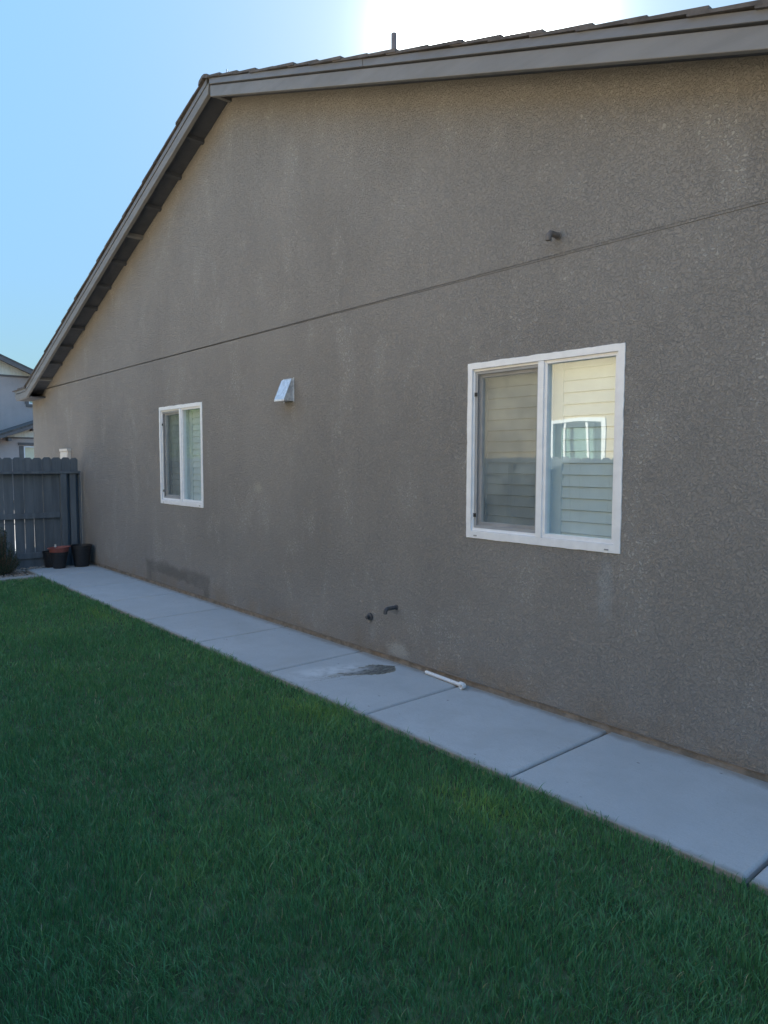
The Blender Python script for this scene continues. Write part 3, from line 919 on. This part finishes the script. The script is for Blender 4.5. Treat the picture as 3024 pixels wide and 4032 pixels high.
# annular rim
n = 24
ref = dn.cross(Vector((0, 0, 1))).normalized(); ref2 = dn.cross(ref)
vs = []
for rr in (0.0195, 0.0145):
    for kk in range(n):
        a = 2 * PI * kk / n; vs.append(e + ref * (rr * math.cos(a)) + ref2 * (rr * math.sin(a)))
b.add(vs, [(kk, (kk + 1) % n, n + (kk + 1) % n, n + kk) for kk in range(n)])
b.build('elbow', M_PVC, pv, smooth=True)
pv.location = (0, 0, 0.003)

# ------------------------------------------------------------------ pots
def pot(name, label, c, rb, rt, h, terra=False, lean=(0, 0)):
    o = empty(name, label, 'pot', loc=c, group='nursery pots by the fence')
    b = MB()
    prof = [(0.0, 0.004), (rb - 0.012, 0.004), (rb - 0.002, 0.0), (rb, 0.006), (rb + (rt - rb) * .86, h * .86), (rb + (rt - rb) * .87 + .004, h * .865), (rt * 1.0, h * .90),
            (rt * 1.0, h * 0.965), (rt + .006, h * .97), (rt + 0.007, h), (rt - 0.001, h), (rt - 0.004, h * .93), (rb, 0.02), (0, 0.02)]
    b.lathe(prof, n=48)
    b.build('pot_body', M_POT, o, smooth=True)
    if not terra:
        s = MB(); s.lathe([(0, h * .55), (rt * 0.85, h * .55)], n=32)
        s.build('soil', M_SOIL, o)
    return o
pot('plant_pot', 'empty black nursery pot beside the house wall', (-11.06, -0.185, 0.0), 0.105, 0.150, 0.325)
pot('plant_pot', 'black nursery pot pushed behind the terracotta bowl against the fence', (-11.32, -0.53, -0.02), 0.10, 0.135, 0.25)
p1 = pot('plant_pot', 'black nursery pot carrying a terracotta bowl', (-11.07, -0.505, 0.0), 0.085, 0.130, 0.245, terra=True)
bowl = empty('terracotta_bowl', 'terracotta red plastic bowl of dry soil resting in a black pot', 'bowl', loc=(-11.07, -0.505, 0.215))
b = MB(); T = (0.02, 0.06)
b.lathe([(0.0, 0.0), (0.118, 0.0), (0.124, 0.006), (0.140, 0.086), (0.158, 0.089), (0.160, 0.097), (0.150, 0.099), (0.137, 0.094), (0.117, 0.02), (0, 0.02)], n=48, tilt=T)
b.build('bowl_body', M_TERRA, bowl, smooth=True)
b = MB(); b.lathe([(0, 0.062), (0.06, 0.060), (0.131, 0.052)], n=32, tilt=T)
b.build('soil', M_SOIL, bowl)
b = MB(); b.box((-0.135, -0.022, 0.085), (-0.125, 0.0, 0.128)); b.add([(-0.14, -0.032, 0.09), (-0.14, 0.010, 0.09), (-0.128, -0.012, 0.135)], [(0, 1, 2)])
tg = b.build('white_tag', M_VINYL_N, bowl)

# ------------------------------------------------------------------ fence at the end of the walk
fence = empty('wooden_fence', 'dark grey dog-ear picket fence between the lawn and the house corner', 'fence')
bounds = [-0.05, -0.164, -0.294, -0.435, -0.571, -0.708, -0.840, -0.982, -1.117]
while bounds[-1] > -4.4: bounds.append(bounds[-1] - 0.1385 + random.uniform(-.004, .004))
XF = -11.55
def picket(ya, yb, zt, zbm, gt, gb, xo):
    """ya > yb; gt / gb = gap at top / bottom on the -Y side"""
    b = MB()
    e = 0.028; th = 0.016
    top = zt
    yl_t, yl_b = yb + gt, yb + gb
    poly = [(yl_b, zbm), (ya - 0.001, zbm), (ya - 0.001, top - e), (ya - e, top), (yl_t + e, top), (yl_t, top - e)]
    b.prism_yz(poly, XF + xo, XF + xo - th)
    return b
gaps = {1: (0.003, 0.002), 2: (0.002, 0.002), 3: (0.0, 0.003), 4: (0.003, 0.005), 5: (0.0, 0.006), 6: (0.004, 0.003), 7: (0.005, 0.010), 8: (0.002, 0.008)}
for i in range(len(bounds) - 1):
    gt, gb = gaps.get(i + 1, (random.uniform(0.001, .005), random.uniform(0.001, .008)))
    zt = 1.645 + random.uniform(-.006, .006)
    picket(bounds[i], bounds[i + 1], zt, 0.10, gt, gb, random.uniform(-0.002, 0.001)).build('picket', M_FENCE, fence, bevel=0.0015)
XR0 = XF + 0.001
def rail(y0, y1, z0, z1, sag=0.0, t=0.038, name='rail'):
    b = MB(); b.add([(XR0, y0, z0), (XR0, y1, z0 + sag), (XR0 + t, y1, z0 + sag), (XR0 + t, y0, z0), (XR0, y0, z1), (XR0, y1, z1 + sag), (XR0 + t, y1, z1 + sag), (XR0 + t, y0, z1)],
                    [(0, 3, 2, 1), (4, 5, 6, 7), (0, 1, 5, 4), (1, 2, 6, 5), (2, 3, 7, 6), (3, 0, 4, 7)])
    b.build(name, M_FENCE, fence, bevel=0.002)
rail(-0.035, -2.40, 1.398, 1.436, t=0.088, name='top_rail'); rail(-2.404, -4.5, 1.398, 1.436, t=0.088, name='top_rail')
rail(-0.342, -2.30, 0.722, 0.806, 0.004); rail(-2.39, -4.5, 0.724, 0.806)
rail(-0.342, -2.30, 0.118, 0.204, 0.0); rail(-2.39, -4.5, 0.118, 0.204)
for (ya, yb) in ((-0.248, -0.336), (-2.302, -2.388)):
    b = MB(); b.box((XR0, ya, -0.12), (XR0 + 0.084, yb, 1.396)); b.build('post', M_FENCE, fence, bevel=0.003)
b = MB(); b.box((XR0, -0.105, -0.12), (XR0 + 0.060, -0.194, 1.396)); b.build('post', M_FENCE, fence, bevel=0.003)
b = MB(); b.box((XR0, -0.036, -0.05), (XR0 + 0.075, -0.060, 1.396)); b.build('wall_batten', M_FENCE, fence, bevel=0.002)
b = MB(); b.box((XF - 0.040, -0.04, -0.10), (XF - 0.018, -4.5, 0.145)); b.box((XR0, -0.345, -0.06), (XR0 + 0.014, -2.30, 0.112)); b.box((XR0, -2.39, -0.06), (XR0 + 0.014, -4.5, 0.112))
b.build('kickboard', M_FENCE, fence)

# side fence, seen only in the window panes
sf = empty('side_fence', 'dark grey picket fence along the far side of the lawn, reflected in the panes', 'fence')
x = 3.9; 
pick = []
b = MB()
YS = -4.27
while x > -11.5:
    wdt = 0.138 + random.uniform(-.002, .002)
    e = 0.028; zt = 1.655 + random.uniform(-.008, .008); x0 = x - wdt + random.uniform(0.002, .006)
    pb = MB()
    pb.prism_xz([(x0, 0.0), (x, 0.0), (x, zt - e), (x - e, zt), (x0 + e, zt), (x0, zt - e)], YS, YS - 0.016)
    pick.append((x, pb)); x -= wdt
pick.sort(key=lambda q: abs(q[0] + 5))
for q in pick[:100]: q[1].build('picket', M_FENCE, sf)
rest = MB()
for q in pick[100:]: rest.add(q[1].v, q[1].f)
if rest.v:
    ro = rest.build('far_pickets', M_FENCE, sf); ro['kind'] = 'stuff'
for zz in (0.15, 0.75, 1.40):
    b = MB(); b.box((-11.5, YS + 0.001, zz), (3.9, YS + 0.04, zz + 0.085)); b.build('rail', M_FENCE, sf)
x = -11.4
while x < 3.9:
    b = MB(); b.box((x, YS + 0.041, -0.1), (x + 0.09, YS + 0.13, 1.58)); b.build('post', M_FENCE, sf); x += 2.42

# ------------------------------------------------------------------ foliage helpers
def leaf_mesh(name, centres, nrm_jit, size, mat, parent, tint_fn):
    n = len(centres)
    c = np.array(centres)
    d = rng.normal(0, 1, (n, 3)); d /= np.linalg.norm(d, axis=1)[:, None]
    u = np.cross(d, rng.normal(0, 1, (n, 3))); u /= np.linalg.norm(u, axis=1)[:, None]
    sz = size * rng.uniform(0.6, 1.3, n)[:, None]
    a = u * sz; w_ = d * sz * 0.38
    V = np.stack([c - a * .5, c + w_ * .5, c + a * .5, c - w_ * .5], 1).reshape(-1, 3)
    me = bpy.data.meshes.new(name); me.vertices.add(n * 4); me.vertices.foreach_set('co', V.reshape(-1).astype(np.float32))
    me.loops.add(n * 4); me.loops.foreach_set('vertex_index', np.arange(n * 4, dtype=np.int32))
    me.polygons.add(n); me.polygons.foreach_set('loop_start', (np.arange(n) * 4).astype(np.int32))
    me.update(calc_edges=True)
    at = me.attributes.new('tint', 'FLOAT', 'POINT')
    at.data.foreach_set('value', np.repeat(tint_fn(c), 4).astype(np.float32))
    me.materials.append(mat)
    o = bpy.data.objects.new(name, me); COL.objects.link(o)
    if parent: o.parent = parent
    return o

# small shrub in front of the fence
sh = empty('shrub', 'small dark upright shrub in the pebble bed in front of the fence', 'shrub', loc=(-11.05, -1.26, -0.03))
cs = []
branches = []
for i in range(85):
    a = random.uniform(0, 2 * PI); top = random.uniform(0.12, 0.66) if i else 0.68
    sp = max(0.04, 0.27 * (1 - (top / 0.72) ** 1.3)) * random.uniform(0.5, 1.15)
    p0 = Vector((random.uniform(-.02, .02), random.uniform(-.02, .02), 0)); p1 = Vector((math.cos(a) * sp, math.sin(a) * sp, top))
    mid = (p0 + p1) / 2 + Vector((math.cos(a) * sp * .3, math.sin(a) * sp * .3, -top * .05))
    branches.append((p0, mid, p1))
    for k in range(75):
        t = random.uniform(0.15, 1.03)
        q = p0 * (1 - t) ** 2 + mid * 2 * t * (1 - t) + p1 * t * t
        cs.append(q + Vector((random.gauss(0, .014), random.gauss(0, .014), random.gauss(0, .014))))
b = MB()
for p0, mid, p1 in branches: b.tube([p0, p0.lerp(mid, .6), mid.lerp(p1, .4), p1], 0.003, 5, radii=[.005, .004, .003, .0015])
b.build('stem', M_BARK, sh)
leaf_mesh('foliage', cs, 0, 0.020, M_LEAF, sh, lambda c: np.clip(rng.normal(0.4, 0.25, len(c)), 0, 1))

def tree(name, label, loc, H, R, nleaf, lsize, bare=False, grp=None):
    o = empty(name, label, 'tree', loc=loc, group=grp)
    b = MB(); tips = []
    def limb(p, d, L, r, lev):
        pts = [p]; rad = [r]; q = p.copy(); dd = d.copy()
        for i in range(4):
            dd = (dd + Vector((random.gauss(0, .14), random.gauss(0, .14), random.gauss(.05, .08)))).normalized()
            q = q + dd * L / 4; pts.append(q.copy()); rad.append(r * (1 - 0.16 * (i + 1)))
        b.tube(pts, r, 8 if lev < 2 else 5, radii=rad)
        if lev >= 3: tips.append(q); tips.append(pts[2]); return
        for k in range(4 if lev == 0 else 3):
            a = random.uniform(0, 2 * PI); tilt = random.uniform(.45, .95)
            nd = (dd + Vector((math.cos(a), math.sin(a), 0.15)) * tilt).normalized()
            limb(pts[random.choice((2, 3, 4))] if k else q, nd, L * random.uniform(.55, .75), rad[-1] * .7, lev + 1)
    limb(Vector((0, 0, -0.1)), Vector((0, 0, 1)), H * 0.38, H * 0.02, 0)
    b.build('trunk', M_BARK, o, smooth='full')
    if not bare:
        cs = []
        for i in range(nleaf):
            t = random.choice(tips); s = R * 0.16
            cs.append(t + Vector((random.gauss(0, s), random.gauss(0, s), random.gauss(0, s * .8))))
        leaf_mesh('crown', cs, 0, lsize, M_TREELEAF, o, lambda c: np.clip(0.45 + 0.25 * np.sin(c[:, 0] * 2.1) * np.sin(c[:, 2] * 2.7) + rng.normal(0, .2, len(c)), 0, 1))
    return o
TG = 'garden trees reflected in the left window'
tree('leafy_tree', 'bright green bushy tree mirrored in the left window, right above the fence', (-20.6, -6.9, 0), 4.2, 3.0, 26000, 0.11, grp=TG)
tree('leafy_tree', 'taller green tree mirrored in the left window behind the bushy one', (-24.2, -7.9, 0), 5.2, 3.6, 22000, 0.13, grp=TG)
tree('leafy_tree', 'low green tree at the right of the mirrored garden in the left window', (-19.4, -8.6, 0), 3.4, 2.6, 14000, 0.10, grp=TG)
tree('bare_tree', 'leafless tree with thin branches mirrored at the top of the left window', (-22.5, -11.0, 0), 7.5, 3, 0, .1, bare=True)

# ------------------------------------------------------------------ neighbour house mirrored in the big window
nh = empty('cream_house', 'sunlit cream stucco house beyond the side fence, reflected in the large window', 'house')
YN = -6.35
wx0, wx1, wz0, wz1 = -7.25, -6.35, 1.60, 2.27
b = MB()
for (xa, xb_, za, zc) in ((-15.5, wx0, 0, 3.1), (wx0, wx1, 0, wz0), (wx0, wx1, wz1, 3.1), (wx1, 5, 0, 3.1)):
    b.box((xa, YN - 0.16, za), (xb_, YN, zc))
b.prism_xz([(-15.5, 3.1005), (5, 3.1005), (-5.2, 5.9)], YN - 0.16, YN)
b.box((-15.5, YN - 8, 0), (-15.34, YN - 0.161, 3.1)); b.box((4.84, YN - 8, 0), (5, YN - 0.161, 3.1)); b.box((-15.5, YN - 8.16, 0), (5, YN - 8.001, 3.1))
b.build('wall', M_CREAM, nh)
b = MB(); rect_ring(b, wx0 - .03, wx1 + .03, wz0 - .03, wz1 + .03, .065, .065, .055, .055, YN - 0.05, YN + 0.012)
for xx in (wx0 + 0.24, wx1 - 0.28): b.box((xx, YN - 0.045, wz0 + 0.0405), (xx + 0.035, YN - 0.005, wz1 - 0.0405))
fr = b.build('window', M_VINYL, nh)
b = MB(); b.add([(wx1, YN - 0.03, wz0), (wx0, YN - 0.03, wz0), (wx0, YN - 0.03, wz1), (wx1, YN - 0.03, wz1)], [(0, 1, 2, 3)]); b.build('pane', M_GLASS_N, fr)
b = MB(); z = wz0
while z < wz1:
    b.box((wx0 + 0.02, YN - 0.13, z), (wx1 - 0.2, YN - 0.105, z + 0.017)); z += 0.028
b.box((wx0, YN - 0.155, wz0), (wx1, YN - 0.15, wz1))
b.build('blind', M_SHUTTER, fr)
b = MB()
for s_, xe in ((1, -16.1), (-1, 5.6)):
    zpk = 6.05; xpk = -5.2; ze = 2.95
    b.prism_xz([(xe, ze), (xpk, zpk), (xpk, zpk + .16), (xe, ze + .16)], YN + 0.45, YN - 8.5)
b.build('roof', M_TILE, nh)

# ------------------------------------------------------------------ grey house across the street
gh = empty('grey_house', 'grey two storey stucco house with cream gables across the street', 'house')
XA, XB = -33.0, -31.0
b = MB()
# two-storey front with window hole at Y 4.78..5.7, z 4.0..5.0
def facade(b, X, T, ylo, yhi, z0, z1, hole):
    ya, yb, za, zc = hole
    b.box((X - T, ylo, z0), (X, ya, z1)); b.box((X - T, yb, z0), (X, yhi, z1))
    b.box((X - T, ya, z0), (X, yb, za)); b.box((X - T, ya, zc), (X, yb, z1))
facade(b, XA, .2, -6.5, 6.2, 0, 4.75, (4.78, 5.70, 4.0, 4.70))
PKY = -0.4; zt_ = lambda y: 5.225 - 0.427 * (y - 4.906)
b.prism_yz([(-6.5, 4.751), (6.2, 4.751), (5.04, 5.16), (-5.9, 5.16)], XA - .2, XA)
b.box((XA - 9, -6.5, 0), (XA - .201, -6.3, 4.75)); b.box((XA - 9, 6.0, 0), (XA - .201, 6.2, 4.75))
facade(b, XB, .2, 2.9, 12, 0, 2.45, (4.04, 5.3, 1.1, 2.13))
b.box((XA, 2.9, 0), (XB - .201, 3.1, 2.45)); b.box((XA, 11.8, 0), (XB - .201, 12, 2.45))
b.prism_yz([(3.30, 2.451), (12, 2.451), (12, 2.51), (3.42, 2.51)], XB - .2, XB)
b.build('wall', M_STUCCO_N, gh)
def roofslab(b, X0, X1, y0, z0, y1, z1, th):
    b.prism_yz([(y0, z0), (y1, z1), (y1, z1 + th), (y0, z0 + th)], X0, X1)
b = MB()
roofslab(b, XA - 9, XA + 0.5, 6.6, zt_(6.6) + .09, PKY, zt_(PKY) + .09, .10)
roofslab(b, XA - 9, XA + 0.5, PKY, zt_(PKY) + .09, 2 * PKY - 6.6, zt_(6.6) + .09, .10)
zl_ = lambda y: 2.935 + 0.375 * (y - 4.349)
roofslab(b, XA + 0.02, XB + 0.45, 2.3, zl_(2.3) + .08, 7.3, zl_(7.3) + .08, .09)
roofslab(b, XA + 0.02, XB + 0.45, 7.3, zl_(7.3) + .08, 12.4, zl_(2.3) + .08, .09)
b.build('roof', M_TILE, gh)
b = MB()
for (ya, yb) in ((6.6, PKY), (PKY, 2 * PKY - 6.6)):
    za = zt_(ya) if ya != PKY else zt_(PKY); zc = zt_(yb) if yb == PKY else zt_(6.6)
    za = zt_(6.6) if ya == 6.6 else zt_(PKY)
    roofslab(b, XA + 0.46, XA + 0.505, ya, za - .06, yb, zc - .06, .155)
roofslab(b, XB + 0.41, XB + 0.455, 2.3, zl_(2.3) - .03, 7.3, zl_(7.3) - .03, .115)
roofslab(b, XB + 0.41, XB + 0.455, 7.3, zl_(7.3) - .03, 12.4, zl_(2.3) - .03, .115)
b.box((XA - .0, -6.3, 5.10), (XA + 0.035, 6.3, 5.175)); b.box((XB, 3.0, 2.47), (XB + 0.035, 12, 2.525))
b.box((XB + .0, 3.38, 2.36), (XB + .42, 3.50, 2.46)); b.box((XB, 4.27, 2.78), (XB + 0.42, 4.37, 2.87))
b.build('fascia', M_NTRIM, gh)
b = MB()
b.prism_yz([(5.05, 5.176), (PKY, zt_(PKY) + .05), (2 * PKY - 5.05, 5.176)], XA - .1, XA + 0.005)
for i in range(24):
    y = -5.6 + i * 0.46
    zt2 = zt_(max(y, 2 * PKY - y)) - .02
    if zt2 > 5.2: b.box((XA + .005, y, 5.176), (XA + .03, y + 0.05, zt2))
b.prism_yz([(3.45, 2.526), (7.3, zl_(7.3) + .03), (11.15, 2.526)], XB - .1, XB + 0.005)
for i in range(18):
    y = 3.65 + i * 0.40
    zt2 = zl_(min(y, 14.6 - y)) - .02
    if zt2 > 2.56: b.box((XB + .005, y, 2.526), (XB + .03, y + 0.045, zt2))
b.build('gable_siding', M_SIDING, gh)
def nwin(X, ya, yb, za, zc, trim):
    b = MB(); 
    def ring(b, y0, y1, z0, z1, w_, x0, x1):
        b.box((x0, y0, z0), (x1, y1, z0 + w_)); b.box((x0, y0, z1 - w_), (x1, y1, z1)); b.box((x0, y0, z0 + w_), (x1, y0 + w_, z1 - w_)); b.box((x0, y1 - w_, z0 + w_), (x1, y1, z1 - w_))
    ring(b, ya, yb, za, zc, 0.05, X - 0.06, X + .01)
    b.box((X - 0.05, (ya + yb) / 2 - .02, za + .051), (X - 0.005, (ya + yb) / 2 + .02, zc - .051))
    f = b.build('window', M_VINYL, gh)
    b = MB(); b.add([(X - .04, ya, za), (X - .04, yb, za), (X - .04, yb, zc), (X - .04, ya, zc)], [(0, 1, 2, 3)]); b.build('pane', M_GLASS_N, f)
    b = MB(); b.box((X - .19, ya, za), (X - .16, yb, zc)); b.build('curtain', M_SHUTTER, f)
    b = MB(); b.box((X, ya - .12, za - .12), (X + .04, yb + .12, za - .001)) if trim == 'sill' else b.box((X, ya - .2, zc + .04), (X + .06, yb + .2, zc + .14))
    b.box((X, ya - .16, za - .0), (X + .03, ya - .001, zc + .0)); b.box((X, yb + .001, za), (X + .03, yb + .16, zc))
    b.build('window_trim', M_NTRIM, gh)
nwin(XA, 4.78, 5.70, 4.0, 4.70, 'sill')
nwin(XB, 4.02, 5.3, 1.1, 2.17, 'head')
